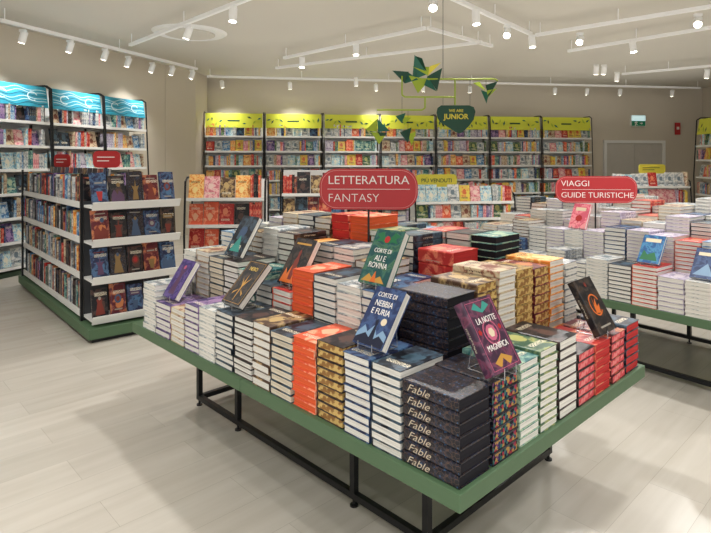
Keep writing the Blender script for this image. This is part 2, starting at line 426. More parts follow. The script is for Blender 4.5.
def display(tab, u, v, hh, n, tilt, w, l, t, cov, lines, tcol, label, sizes, yaw=0, art=None, group='books propped on wire stands'):
    n = Matrix.Rotation(math.radians(yaw), 3, 'Z') @ n; n.normalize()
    f = -n; X = f.cross(Zv); a = math.radians(tilt)
    Y = Zv*math.cos(a) - n*math.sin(a); Zl = n*math.cos(a) + Zv*math.sin(a)
    base = tab.p(u, v, hh + .0045)
    o = add_book('hardback', w, l, t, cov, 'white', frame(base - X*w/2, X, Y, Zl), label, group)
    cv = o.children[0]
    if art: art(cv, w, l, t)
    for (s, yy), sz in zip(lines, sizes):
        text(s, sz, tcol, cv, Matrix.Translation((w/2, l*yy, t+.0018)), 'CENTER', -.0001, .82, 'title_lettering')
    st = MB(); B = tab.p(u, v, hh)
    def P(x, d, z): return B + X*x + f*d + Zv*z
    ff = -t*math.cos(a) - .006
    for sx in (-.03, .03):
        st.poly([P(sx, ff, .016+t*math.sin(a)), P(sx, ff, .002), P(sx, .085, .002)], .0012)
        ht = .09; st.poly([P(sx, .006, .0022), P(sx, .006+ht*math.tan(a)+.004, ht)], .0012)
        st.tube(P(sx, .006+ht*math.tan(a)+.004, ht), P(sx, .085, .002), .0012)
    st.tube(P(-.03, .085, .002), P(.03, .085, .002), .0012); st.tube(P(-.03,.006+.09*math.tan(a)+.004,.09), P(.03,.006+.09*math.tan(a)+.004,.09), .0012)
    so = st.build('book_stand', WIRE)
    tag(so, ' '.join(('wire stand under the ' + label).split()[:16]), 'book stand', 'wire book stands')
    return o
ARTM = {k: plain('art_'+k, c, .4) for k, c in {'gold':(196,146,66),'orange':(214,108,44),'pink':(196,100,130),'teal':(60,150,140),'blue':(76,118,170),'violet':(110,84,156),'red':(176,40,42),'plum':(70,40,70),'cream':(225,210,180),
  'mist':(128,160,190),'night':(18,26,52),'leaf':(36,110,70),'rust':(124,50,40),'steel':(66,88,120),'mauve':(90,60,92),'dimgold':(140,110,64),'bone':(160,154,144)}.items()}
def shape(*items):
    """flat printed shapes; each item: (points in cover fractions, colour, layer)"""
    def f(cv, w, l, t):
        for pts, col, ly in items:
            P = [(x*w, y*l) for x, y in pts]
            A_ = sum(P[i][0]*P[(i+1)%len(P)][1]-P[(i+1)%len(P)][0]*P[i][1] for i in range(len(P)))
            if A_ < 0: P = P[::-1]
            m = MB(); m.prism(P, t+.0001+ly*.0003, t+.0003+ly*.0003); m.build('cover_artwork', ARTM[col], cv)
    return f
def circ(cx, cy, r, k=20, asp=.67): return [(cx+r*math.cos(2*math.pi*i/k), cy+r*asp*math.sin(2*math.pi*i/k)) for i in range(k)]
def ringart(cx, cy, r0, r1, mname, a0=0, a1=360, lift=.0003):
    def f(cv, w, l, t):
        m = MB(); m.ring(cx*w, cy*l, r0, r1, t+.0003+lift, 28, 0, None, 1, a0, a1); m.build('cover_artwork', ARTM[mname], cv)
    return f
def border(mname, ins=.008, wd=.0015):
    def f(cv, w, l, t):
        m = MB(); z0, z1 = t+.0001, t+.0004
        for a, b in (((ins,ins),(w-ins,ins+wd)),((ins,l-ins-wd),(w-ins,l-ins)),((ins,ins),(ins+wd,l-ins)),((w-ins-wd,ins),(w-ins,l-ins))):
            m.box((a[0],a[1],z0),(b[0],b[1],z1))
        m.build('cover_border', ARTM[mname], cv)
    return f
def arts(*fs):
    def f(cv, w, l, t):
        for g in fs: g(cv, w, l, t)
    return f
NV = -V; NU = -U
dk = cover_mat('cover_displayed_navy', (34,50,92), (56,84,130), 31, .55, scale=26, band=False)
tl = cover_mat('cover_displayed_teal', (24,78,80), (70,110,80), 32, .55, scale=26, band=False)
pu = cover_mat('cover_displayed_plum', (62,38,62), (120,58,84), 33, .56, scale=30, band=False)
bk = cover_mat('cover_displayed_black', (20,20,26), (70,54,42), 34, .58, scale=30, band=False)
vi = cover_mat('cover_displayed_violet', (60,48,110), (100,80,140), 35, .55, scale=30, band=False)
YT = plain('yellow_lettering', (235,200,110), .5)
display(T1, .385, .075, tops['L',0], NV, 36, .128, .195, .03, dk, [('CORTE DI',.86),('NEBBIA',.71),('E FURIA',.57)], TXT, 'navy hardback titled CORTE DI NEBBIA E FURIA', (.022,.028,.028), 0,
 shape(([(0.03,.02),(.97,.02),(.97,.22),(.8,.3),(.66,.2),(.5,.36),(.34,.22),(.2,.32),(.03,.18)],'mist',0),([(0.03,.02),(.97,.02),(.97,.12),(.75,.2),(.55,.1),(.3,.2),(.03,.1)],'night',1),(circ(.72,.43,.09),'cream',0),([(.45,.1),(.5,.36),(.46,.42),(.53,.46),(.58,.4),(.56,.34),(.62,.1)],'night',2)))
display(T1, .560, .275, .381, NV, 30, .14, .21, .03, tl, [('CORTE DI',.60),('ALI E',.46),('ROVINA',.33)], TXT, 'teal hardback titled CORTE DI ALI E ROVINA', (.023,.030,.030), 0,
 shape(([(.5,.74),(.3,.96),(.08,.9),(.22,.84),(.1,.76),(.3,.78)],'leaf',0),([(.5,.74),(.7,.96),(.92,.9),(.78,.84),(.9,.76),(.7,.78)],'leaf',0),(circ(.5,.82,.1,7),'red',1),([(.1,.04),(.9,.04),(.7,.16),(.5,.08),(.3,.18)],'gold',0),([(.4,.04),(.6,.04),(.5,.24)],'orange',1)))
display(T1, .035, .235, tops['R',1], NU, 31, .145, .21, .035, pu, [('LA NOTTE',.69),('MAGNIFICA',.32)], TXT, 'plum hardback with pink ornament and white lettered title at table front', (.025,.0235), 0,
 arts(border('pink'), border('mauve',.013,.001), ringart(.5,.515,.032,.036,'pink'), shape((circ(.5,.51,.17,9),'pink',1),(circ(.5,.51,.10,6),'cream',2),([(.2,.87),(.35,.95),(.5,.84),(.65,.95),(.8,.87),(.5,.79)],'teal',0),([(.2,.13),(.35,.05),(.5,.16),(.65,.05),(.8,.13),(.5,.22)],'gold',0),(circ(.16,.55,.06,5),'red',0),(circ(.84,.55,.06,5),'red',0))))
display(T1, .045, .965, tops['R',7], NU, 30, .14, .21, .03, bk, [], TXT, 'black hardback with orange emblem propped at the right edge', (), 0,
 arts(ringart(.5,.5,.036,.042,'orange',20,320), shape(([(.36,.36),(.5,.7),(.44,.5),(.62,.62),(.55,.46),(.7,.5),(.6,.34)],'orange',0),(circ(.5,.88,.07,6),'rust',0),([(.2,.1),(.8,.1),(.8,.13),(.2,.13)],'bone',0))))
display(T1, 1.06, .275, .300, NV, 32, .14, .21, .03, bk, [], TXT, 'dark hardback with burning orange figure propped on left rows', (), 0,
 shape(([(.1,.03),(.9,.03),(.8,.3),(.7,.18),(.62,.4),(.5,.22),(.4,.42),(.3,.2),(.18,.34)],'orange',0),([(.42,.1),(.4,.5),(.45,.6),(.44,.7),(.5,.76),(.56,.7),(.55,.6),(.6,.5),(.58,.1)],'rust',1),([(.15,.86),(.85,.86),(.85,.9),(.15,.9)],'gold',0)))
display(T1, 1.185, .075, .2245, NV, 44, .135, .215, .03, bk, [('NERO',.80)], YT, 'tilted black hardback with golden lines on left edge', (.026,), 0,
 arts(border('gold'), shape(([(.49,.08),(.47,.4),(.3,.6),(.46,.47),(.49,.7),(.52,.47),(.72,.62),(.53,.4),(.51,.08)],'gold',0),([(.25,.2),(.46,.34),(.25,.26)],'gold',0),([(.75,.2),(.54,.34),(.75,.26)],'gold',0))))
display(T1, 1.50, .275, .368, NV, 32, .14, .21, .025, 'ink', [], TXT, 'inky blue hardback propped high near far left corner', (), 0, shape((circ(.5,.6,.2,12),'steel',0),([(.2,.1),(.8,.1),(.5,.5)],'teal',1)))
display(T1, 1.73, .07, .158, NV, 34, .13, .20, .03, vi, [], TXT, 'violet hardback propped at the far left corner', (), 0, arts(border('violet'), shape(([(.3,.1),(.4,.6),(.25,.85),(.5,.7),(.75,.85),(.6,.6),(.7,.1)],'mauve',0),(circ(.5,.8,.08),'pink',1))))

def pill(w, h, r, n=10):
    pts = []
    for cx, cy, a0 in ((w/2-r, h/2-r, 0), (-w/2+r, h/2-r, 90), (-w/2+r, -h/2+r, 180), (w/2-r, -h/2+r, 270)):
        for i in range(n+1):
            a = math.radians(a0+90*i/n); pts.append((cx+r*math.cos(a), cy+r*math.sin(a)))
    return pts
def sign(pos, zc, yaw, w, h, lines, label, zbase):
    root = thing('category_sign', label, 'sign', Matrix.Translation((pos[0], pos[1], zbase)) @ Matrix.Rotation(math.radians(yaw), 4, 'Z'))
    up = Matrix.Translation((0, 0, zc-zbase)) @ Matrix.Rotation(math.radians(90), 4, 'X')
    m = MB(); m.prism(pill(w, h, h*.42), -.004, .004, 0, up); m.build('sign_panel', RED, root)
    m = MB(); po = pill(w-.014, h-.014, h*.42-.007); pi = pill(w-.018, h-.018, h*.42-.009); n = len(po)
    m.add([(x,y,.0046) for x,y in po]+[(x,y,.0046) for x,y in pi], [(i,(i+1)%n,(i+1)%n+n,i+n) for i in range(n)], 0, up); m.build('outline', PINKL, root)
    for s, dy, sz, bd, al, xo, sx in lines:
        text(s, sz, TXT, root, up @ Matrix.Translation((xo, dy, .005)), al, bd, sx)
    m = MB(); m.box((-w*.42, -.001, .0042), (w*.42, .001, .005), 0, up); m.build('divider_line', TXT, root)
    m = MB(); m.tube((0,.010,.006),(0,.010,zc-zbase+h*.3),.005); m.tube((0,.01,0),(0,.01,.006),.006); m.build('pole', BLACK, root)
    return root
p = T1.p(.985, .6625)
sign((p.x, p.y-.004), 1.166, -3, .452, .188, [('LETTERATURA', .040, .055, -.0001,'LEFT',-.188,1.04), ('FANTASY', -.042, .054, -.0008,'LEFT',-.188,1.04)], 'red rounded sign reading LETTERATURA FANTASY above the front table', TT)

# ---------------------------------------------------------------- travel table
T2 = Tab(Vector((1.95,2.75,0)), Vector((-.6,.8,0)), Vector((.8,.6,0)), TT)
table(T2, 1.9, 1.3, 'sage green display table stacked with travel guides', [.15,.7,1.25,1.75], (.25,1.05), ((0,.95),(.95,1.9)))
G2 = 'stacked guidebooks on the travel table'
pal2 = ['white','grey','white','ink','lav','white','grey','cream','white','blue','lav','white','brown','grey','white','red','navy']
top2 = {}
for r, (h0, n) in enumerate(((.23,12),(.35,8),(.43,7),(.50,6),(.54,5),(.51,4))):
    for k in range(13):
        u0 = .02+.143*k
        c = pal2[(k*5+r*3+k*r) % len(pal2)]; t = (.024,.021,.027,.023)[(k+r)%4]
        if r in (1,2) and 6 <= k <= 8: c = ('lav','white','lav')[k-6]
        top2[r,k], _ = stack(T2, 'from right, %s row, travel table' % ('front' if r==0 else ordn(r+1)), k+1, random.choice(('A','A2')), u0, u0+.139, .012+.213*r, .012+.213*r+.207, h0+random.uniform(-.05,.05), t, c, 'white',
              '%s guidebook' % cn(c), n, G2, 'T2', True, jit=.6, name='guidebook')
dm = Vector((-.8,-.6,0)).normalized()
def disp2(r, k, tilt, cov, label, art):
    display(T2, .02+.143*k+.069, .012+.213*r+.05, top2[r,k], dm, tilt, .124, .18, .02, cov, [], TXT, label, (), 0, art)
bl = cover_mat('cover_displayed_blue', (30,84,140), (70,140,180), 36, .55, scale=26, band=False)
pk = cover_mat('cover_displayed_pink', (214,96,118), (236,160,160), 37, .55, scale=26, band=False)
disp2(1, 7, 26, pk, 'pink book propped on the travel table near its sign', shape(([(.2,.7),(.8,.7),(.8,.84),(.2,.84)],'cream',0),(circ(.5,.4,.2,8),'red',0)))
disp2(0, 3, 34, bl, 'blue book propped at the front of the travel table', shape(([(.15,.75),(.85,.75),(.85,.88),(.15,.88)],'cream',0),([(.1,.1),(.9,.1),(.7,.4),(.4,.3),(.2,.45)],'leaf',0)))
disp2(0, 1, 34, dk, 'dark blue book propped at the front of the travel table', shape(([(.15,.75),(.85,.75),(.85,.86),(.15,.86)],'cream',0),([(.1,.1),(.9,.1),(.6,.5)],'mist',0)))
pp = T2.p(1.05, .4315); zc = H - 29.5/F*pp.y
sign((pp.x, pp.y-.004), zc, -6, .545, .185, [('VIAGGI', .040, .056, -.0002,'LEFT',-.235,1.06), ('GUIDE TURISTICHE', -.040, .053, -.0003,'LEFT',-.235,1.06)], 'red rounded sign reading VIAGGI GUIDE TURISTICHE above second table', TT)

# ---------------------------------------------------------------- bookcases
def loc_frame(o, right):
    right = Vector((right[0], right[1], 0)).normalized(); f = Zv.cross(right)
    return frame(Vector((o[0], o[1], 0)), right, f, Zv)
def fill_row(lim, skey, M, x0, x1, zf, hmax, mode, pal, where=None, name='storybook', group=None, yf=.02, hmin=.18, wf=(.12,.16)):
    x = x0; i = 0
    def put(w, l, t, c, R):
        nonlocal i
        i += 1
        w = round(w,2); l = min(round(l,2), hmax)
        if where:
            ob = add_book1(name, w, l, t, c, 'white', M @ R, '%s book, %s from left, %s' % (cn(c), ordn(i), where), group)
            CANDS.append((ob, lim, skey, (w,l,t,c,'white',M @ R)))
        else: stuff_book(sb(skey), w, l, t, c, 'white', M @ R)
    while x < x1 - .02:
        face = random.random() < mode
        c = random.choice(pal); hh = min(hmax, random.uniform(hmin, hmin+.05))
        if face:
            w = round(random.uniform(*wf), 2)
            if x + w > x1: face = False
        if face:
            a = math.radians(12)
            R = frame(Vector((x, yf+.05, zf+.0045)), Vector((1,0,0)), Vector((0, math.sin(a), math.cos(a))), Vector((0,-math.cos(a), math.sin(a))))
            put(w, hh*.97, .02, c, R); x += w + .006
        else:
            for _ in range(random.randint(3, 8)):
                t = round(random.uniform(.014, .034), 3)
                if x + t > x1: x = x1; break
                if random.random() < .6: c = random.choice(pal)
                h2 = min(hmax, hh*random.uniform(.88, 1.03))
                R = frame(Vector((x, yf+random.uniform(0,.015), zf+.001)), Vector((0,1,0)), Vector((0,0,1)), Vector((1,0,0)))
                put(.135, h2, t, c, R); x += t + .0008
            x += .003
def bookcase(M, W, Ht, D, shelves, head, headm, label, group, graphics=None, fr=.0105):
    root = thing('bookcase', label, 'bookcase', M, group)
    m = MB(); m.box((.02, D-.02, .05), (W-.02, D, Ht-.02)); m.build('back_panel', WHITE, root)
    for x in (0, W-.022):
        m = MB(); xx = x + .011
        m.poly([(xx,.0,.012),(xx,-.02,Ht*.5),(xx,.03,Ht-.04),(xx,.10,Ht),(xx,D-.04,Ht),(xx,D-.012,Ht-.05),(xx,D-.012,.012)], fr, 0, True)
        m.build('side_frame', BLACK, root)
    for z in shelves:
        m = MB(); m.box((.024,.02,z-.016),(W-.024,D-.021,z)); m.box((.024,.006,z-.022),(W-.024,.019,z+.010)); m.build('shelf', WHITE, root)
    if head:
        m = MB(); Rm = Matrix.Translation((0,.02,Ht-head)) @ Matrix.Rotation(math.radians(-10), 4, 'X')
        m.box((.03,0,.0),(W-.03,.014,head-.02), 0, Rm); hp = m.build('header_panel', headm, root)
        Rg = Rm @ Matrix.Rotation(math.radians(90), 4, 'X')
        if graphics == 'lime':
            for q in range(8):
                cx = (.08, .15, .23, .31, W-.36, W-.27, W-.18, W-.09)[q]; cy = random.uniform(.07, head-.09); s = random.uniform(.035,.055); a = random.uniform(0,6.28)
                pts = [(cx+s*math.cos(a), cy+s*math.sin(a)), (cx+s*.35*math.cos(a+1.4), cy+s*.35*math.sin(a+1.4)), (cx+s*math.cos(a+3.1), cy+s*math.sin(a+3.1)), (cx+s*.4*math.cos(a+4.9), cy+s*.4*math.sin(a+4.9))]
                m = MB(); m.prism(pts, .001, .003, 0, Rg); m.build('header_leaf', (TEALG, DGREEN, LIME, TEALG)[q%4], hp)
            m = MB(); x0 = W*.39; m.box((x0, -.003, head*.40),(x0+.22, -.001, head*.40+.028), 0, Rm); m.build('header_stripe', DGREEN, hp)
        if graphics == 'teal':
            ph = random.uniform(0, 6)
            for q in range(6):
                pts = [(.045+(W-.09)*e/28, head*.44+ (q-2.5)*.034 + .022*math.sin(ph+q*.5+e*.45)*math.sin(e*.11+.3)) for e in range(29)]
                m = MB(); m.ribbon(pts, .0065, .002, Rg); m.build('header_line_art', PALEG if q%3 else INKG, hp)
            for q in range(2):
                cx = W*(.26+.46*q); m = MB(); m.ring(cx, head*.45, .045, .056, .004, 20, 0, Rg, 1.25, 20, 300); m.build('header_line_art', PALEG, hp)
    m = MB(); m.box((.03,.03,.0),(W-.03,D-.03,.05)); m.build('plinth', DKGREEN, root)
    return root
ppal = ['white','white','white','white','blue','teal','yellow','yellow','orange','pink','pink','lav','cream','green','sky','sky','sky','coral','navy','purple','red','cream','white']
lpal = ['white','white','blue','navy','sky','sky','ink','teal','lav','grey','pink','cream','black','orange','red','purple','white','cream']
SH = [.10,.38,.65,.92,1.19,1.46,1.74]
d = Vector((.33,.944,0)).normalized(); o0 = Vector((-3.76,6.28,0))
for k in range(4):
    st = o0 + d*(-.45-.84 + .84*k)
    M = loc_frame((st.x, st.y), d)
    bookcase(M, .835, 2.19, .36, SH, .27, HEADC, 'teal-headed bookcase on the left wall, %s from the left' % ORD[k+1], 'bookcases with teal headers', 'teal')
    SLAB['LW%d'%k] = ('shelved_books', 'remaining books of the %s teal-headed bookcase' % ORD[k+1])
    for j, z in enumerate(SH):
        fill_row('LW', 'LW%d'%k, M, .04, .795, z, .235, .6 if z > 1.1 else .5, lpal, '%s shelf from top, %s teal-headed bookcase' % (ORD[7-j], ORD[k+1]), 'comic_book', 'books on the left wall bookcases', wf=(.10,.15))
db = Vector((1,.1509,0)).normalized(); b0 = Vector((-2.78,10.14,0))
for k in range(7):
    st = b0 + db*(1.10*k); M = loc_frame((st.x, st.y), db)
    bookcase(M, 1.095, 2.19, .36, SH, .29, HEADY, 'lime-headed bookcase on the back wall, %s from the left' % ORD[k+1], 'bookcases with lime headers', 'lime', .0085)
    SLAB['BW%d'%k] = ('shelved_books', 'remaining books of the %s lime-headed bookcase' % ORD[k+1])
    for j, z in enumerate(SH):
        fill_row('BW', 'BW%d'%k, M, .04, 1.055, z, .235, .5, ppal, ('%s shelf from top, %s lime-headed bookcase' % (ORD[7-j], ORD[k+1])) if z > .8 else None, 'storybook', 'books on the back wall bookcases')

# ---------------------------------------------------------------- shelving island
gx = Vector((.754,.657,0)).normalized(); GM = loc_frame((-1.875,3.90), gx)
g = thing('shelf_island', 'shelving island with dark frame, face-out novels at its end and green plinth', 'shelving', GM)
m = MB(); m.box((.03,.03,0),(.69,2.45,.03)); m.build('kick_base', BLACK, g)
m = MB(); m.box((0,0,.03),(.72,2.48,.10)); m.build('plinth', GREEN, g)
GS = [.147,.43,.70,.965]
m = MB(); m.box((.045,.29,.101),(.675,.31,.99)); m.build('end_panel', DGREY, g)
m = MB(); m.box((.35,.311,.101),(.37,2.44,1.10)); m.build('centre_panel', DGREY, g)
for z in GS:
    m = MB(); m.box((.045,.05,z-.018),(.675,.289,z)); m.build('end_shelf', WHITE, g)
    lp = MB(); lp.add([(.035,.049,z-.028),(.685,.049,z-.028),(.685,.022,z+.030),(.035,.022,z+.030),(.035,.055,z-.028),(.685,.055,z-.028),(.685,.028,z+.032),(.035,.028,z+.032)],
        [(0,1,2,3),(7,6,5,4),(3,2,6,7),(0,4,5,1),(0,3,7,4),(1,5,6,2)]); lp.build('shelf_lip', WHITE, g)
    for k in range(3):
        ya = .33+.706*k
        m = MB(); m.box((.05,ya,z-.018),(.349,ya+.69,z)); m.box((.035,ya,z-.028),(.049,ya+.69,z+.018)); m.build('side_shelf', WHITE, g)
        m = MB(); m.box((.371,ya,z-.018),(.67,ya+.69,z)); m.box((.671,ya,z-.028),(.685,ya+.69,z+.018)); m.build('side_shelf', WHITE, g)
for y in (.311, 1.025, 1.731, 2.437):
    for x in (.06,.375):
        m = MB(); m.box((x,y,.101),(x+.28,y+.012,.94)); m.build('divider', DGREY, g)
for x in (.030,.690):
    m = MB(); m.box((x-.008,.28,.101),(x+.008,.308,1.20)); m.build('upright', BLACK, g)
    m = MB(); m.box((x-.008,2.42,.101),(x+.008,2.45,1.20)); m.build('upright', BLACK, g)
endpal = [['navy','black','spine','wine','navy'],['wine','black','spine','navy','black'],['navy','spine','black','wine','navy'],['black','wine','navy','spine','red']]
GN = ['bottom','second lowest','third','top']
for r, z in enumerate(GS):
    x = .050
    for k in range(5):
        w = .112+.004*((k*3+r)%3); a = math.radians(10+3*((k+2*r)%4)); c = endpal[3-r][k]; t = .02+.006*((k+r)%3)
        roll = math.radians(random.uniform(-2,2))
        Xr = Vector((math.cos(roll),0,math.sin(roll)))
        Yr = Vector((0, math.sin(a), math.cos(a))); Zr = Xr.cross(Yr).normalized(); Yr = Zr.cross(Xr).normalized()
        R = frame(Vector((x, .105, z+.008)), Xr, Yr, Zr)
        l = .200+.012*((k*2+r)%4)
        o = add_book('novel', w, l, t, c, 'white', GM @ R, '%s cover facing out, %s from left on %s end shelf of island' % (cn(c), ORD[k+1], GN[r]), 'face-out books on the island end')
        q = (k*2+r*3)%5; am = ('rust','steel','mauve','dimgold','rust')[(k+r*2)%5]; am2 = ('bone','rust','steel','red','dimgold')[(k+r)%5]
        T_ = [(.18,.85),(.82,.85),(.82,.885),(.18,.885)]
        des = [shape((T_,'bone',0),([(.2,.08),(.35,.5),(.3,.62),(.5,.74),(.68,.62),(.62,.5),(.8,.08)],am,0),(circ(.5,.66,.09),am2,1)),
               shape(([(.1,.05),(.9,.05),(.9,.3),(.6,.45),(.5,.3),(.3,.5),(.1,.3)],am,0),(circ(.6,.66,.12),am2,0),(T_,'bone',1)),
               arts(border(am,.010,.0015), shape((circ(.5,.5,.22,14),am,0),(circ(.5,.5,.13,6),am2,1),([(.25,.14),(.75,.14),(.75,.18),(.25,.18)],'bone',0))),
               shape(([(.3,.1),(.7,.1),(.62,.4),(.75,.55),(.55,.52),(.5,.76),(.45,.52),(.25,.55),(.38,.4)],am,0),(T_,am2,0)),
               arts(border(am), shape(([(.18,.60),(.82,.60),(.82,.74),(.18,.74)],am,0),([(.25,.65),(.75,.65),(.75,.69),(.25,.69)],'bone',1),([(.4,.1),(.6,.1),(.7,.4),(.3,.4)],am2,0)))][q]
        des(o.children[0], w, l, t)
        x += .1250
gpal = ['ink','navy','wine','black','cream','black','teal','grey','white','white','brown','blue','orange','purple','red']
tpal = ['navy','wine','black','spine','brown','black','navy','red']
for r, z in enumerate(GS):
    for k in range(3):
        y = .345+.706*k; idx = 0
        SLAB['GI%d%d'%(r,k)] = ('shelved_books', 'remaining novels, %s bay, %s shelf of the shelving island' % (('near','middle','far')[k], GN[r]))
        while y < .33+.706*k+.655:
            t = round(random.uniform(.016,.042),3); c = random.choice(gpal); hh = round(random.uniform(.165,.22),2)
            R = frame(Vector((.052+random.uniform(0,.02), y+t, z+.001)), Vector((1,0,0)), Vector((0,0,1)), Vector((0,-1,0)))
            idx += 1
            ob = add_book1('novel', .13, hh, t, c, 'white', GM @ R, '%s spine, %s from near end of %s bay, %s shelf, island side' % (cn(c), ordn(idx), ('near','middle','far')[k], GN[r]), 'spine-out books on the island side')
            CANDS.append((ob, 'GI', 'GI%d%d'%(r,k), (.13, hh, t, c, 'white', GM @ R)))
            y += t+.001
y = .36; i = 0
while y < 2.2:
    w = .13; c = tpal[i%8]; i += 1; a = math.radians(8)
    R = frame(Vector((.230, y+w, .972)), Vector((0,-1,0)), Vector((math.sin(a),0,math.cos(a))), Vector((-math.cos(a),0,math.sin(a))))
    add_book1('novel', w, .26, .02, c, 'white', GM @ R, '%s book facing out atop the island, %s from near end' % (cn(c), ordn(i)), 'face-out books along the island top'); y += .145
def tagsign(M, w, h, label, mat=RED, hs=.05, words=None):
    o = thing('shelf_sign', label, 'sign', M)
    Rm = Matrix.Rotation(math.radians(90),4,'X')
    m = MB(); m.prism(pill(w,h,h*.3), -.003, .003, 0, Matrix.Translation((0,0,h/2+hs)) @ Rm); sp_ = m.build('sign_panel', mat, o)
    if words: text(words, h*.42, DGREEN, sp_, Matrix.Translation((0,-.004,h/2+hs)) @ Rm, 'CENTER', .0006)
    else:
        for za, xb in ((.60,.28),(.38,.08)):
            m = MB(); m.box((-w*.36,-.0045,h*za+hs),(w*xb,-.0032,h*(za+.055)+hs)); m.build('printed_stripe', TXT if mat is RED else DGREEN, sp_)
    m = MB(); m.tube((0,0.0085,0),(0,0.0085,hs+h*.3),.004); m.build('stem', BLACK, o)
tagsign(GM @ Matrix.Translation((.22,.325,.9905)), .20, .13, 'small red sign on the shelving island, nearest', RED, .25)
tagsign(GM @ Matrix.Translation((.36,2.25,1.1005)) @ Matrix.Rotation(math.radians(-60),4,'Z'), .22, .14, 'small red sign further back on shelving island', RED, .12)

M2 = loc_frame((-1.72,5.55), (1,.06)); z2 = [.10,.37,.64,.91]
bookcase(M2, .82, 1.12, .34, z2, 0, None, 'low white bookcase with pink and red face-out books behind island', None)
def low(M, W, zs, pal, cname, k, hmin=.19, mode=.75, wf=(.12,.16)):
    SLAB['LC%d'%k] = ('shelved_books', 'remaining books of the ' + cname)
    gap = min(b-a for a, b in zip(zs, zs[1:]))
    for j, z in enumerate(zs): fill_row('LC', 'LC%d'%k, M, .035, W-.035, z, .26 if j == len(zs)-1 else gap-.035, mode, pal, '%s shelf up, %s' % (ORD[j+1], cname), 'picture_book', 'books on the low bookcases', hmin=hmin, wf=wf)
low(M2, .82, z2, ['coral','red','wine','pink','orange','red','black','coral','brown','red'], 'low bookcase behind island', 0, .21, 1.0, (.13,.16))
M2b = loc_frame((-.86,6.3), (1,.06))
bookcase(M2b, .80, 1.20, .34, z2, 0, None, 'low white bookcase with dark books right of the pink one', None)
low(M2b, .80, z2, ['ink','black','wine','navy','brown','red','white'], 'dark low bookcase', 1, .21, .7)
M3 = loc_frame((4.0,8.6), (1,.1)); z3 = [.10,.36,.62,.88]; bookcase(M3, 1.3, 1.00, .34, z3, 0, None, 'low white bookcase in front of the grey door', None)
low(M3, 1.3, z3, ppal, 'low bookcase by door', 2)
tagsign(M3 @ Matrix.Translation((.85,.325,.9805)) , .46, .15, 'small yellow sign above the low bookcase by the door', YEL, .10)
M4 = loc_frame((.75,7.0), (1,.15)); z4 = [.10,.33,.55,.76]; bookcase(M4, 1.35, .88, .34, z4, 0, None, 'low white bookcase behind the red fantasy sign', None)
low(M4, 1.35, z4, ppal, 'low bookcase mid shop', 3)
tagsign(M4 @ Matrix.Translation((.38,.325,.8605)) , .56, .17, 'small yellow sign right of the fantasy sign', YEL, .08, 'PIÙ VENDUTI')
M5 = loc_frame((6.05,9.9), (-.1,-1)); bookcase(M5, 1.5, 2.05, .36, [.1,.4,.7,1.0,1.3,1.55], .3, HEADY, 'tall bookcase at the right edge of the shop', None, 'lime')
low(M5, 1.5, (.1,.4,.7,1.0,1.3,1.55), ppal, 'tall right bookcase', 4, .18, .5)

# ---------------------------------------------------------------- room
def struct(name, mb, mats):
    o = mb.build(name, mats); o['kind'] = 'structure'; o['label'] = name.replace('_',' ') + ' of the shop'; return o
CH = 2.87
m = MB(); m.box((-8,-3,-.05),(8.2,12.6,0)); struct('floor', m, floor_mat())
m = MB(); m.box((-8,-3,CH),(8.2,12.6,CH+.05)); struct('ceiling', m, CEILM)
def wall(name, pts):
    m = MB(); m.prism(pts, .0, CH); struct(name, m, WALLM)
A = Vector((-4.10,6.40,0)) - d*9.9; B = Vector((-3.14,9.15,0))
wall('wall_left', [(A.x,A.y),(B.x,B.y),(B.x-.2,B.y+.07),(A.x-.2,A.y+.07)][::-1])
wall('wall_corner', [(-3.14,9.16),(-2.84,9.85),(-2.80,10.49),(-3.4,10.49),(-3.5,9.3)])
wall('wall_back', [(-3.4,10.50),(7.6,12.16),(7.6,12.36),(-3.4,10.7)])
wall('wall_right', [(7.61,-3),(7.8,-3),(7.8,12.4),(7.61,12.4)])
def onback(px):
    k = (px-CX)/F
    y = (10.5+.1509*3.4)/(1-.1509*k); return Vector((k*y, y, 0))
p1 = onback(603); p2 = onback(664); wdt = (p2-p1).length
dr = bpy.data.objects.new('door_1', None); C.objects.link(dr); dr.matrix_world = loc_frame((p1.x, p1.y), db); dr['kind']='structure'; dr['label']='grey double door in the back wall'
m = MB(); m.box((0,-.05,0),(.06,-.005,1.72)); m.box((wdt-.06,-.05,0),(wdt,-.005,1.72)); m.box((0.061,-.05,1.66),(wdt-.061,-.005,1.72)); m.build('door_frame', WHITE, dr)
m = MB(); m.box((.062,-.03,.01),(wdt/2-.003,-.008,1.655)); m.build('door_leaf', DOORM, dr)
m = MB(); m.box((wdt/2+.003,-.03,.01),(wdt-.062,-.008,1.655)); m.build('door_leaf', DOORM, dr)
EXW = emis('exit_pale', (196,226,228), .7)
q = onback(637); o = thing('exit_sign', 'pale lit emergency exit sign high on the back wall', 'sign', loc_frame((q.x,q.y), db) @ Matrix.Translation((0,0,2.14)))
m = MB(); m.box((-.17,-.05,-.12),(.17,-.005,.12)); m.build('sign_box', WHITE, o)
m = MB(); m.box((-.16,-.052,-.11),(.16,-.0505,-.005)); m.build('sign_face', plain('exit_green', (24,150,110), .5), o)
m = MB(); m.box((-.16,-.052,-.003),(.16,-.0505,.11)); m.build('sign_face', EXW, o)
Mx = Matrix.Translation((-.06,-.0525,-.055)) @ Matrix.Rotation(math.radians(90),4,'X')
m = MB(); m.prism([(-.03,-.05),(-.01,-.05),(.005,-.02),(.03,-.04),(.04,-.03),(.01,.0),(.01,.02),(.035,.01),(.035,.025),(.0,.04),(-.03,.02),(-.03,.0),(-.015,.01),(-.01,-.01)], 0, .001, 0, Mx); m.build('running_figure', TXT, o)
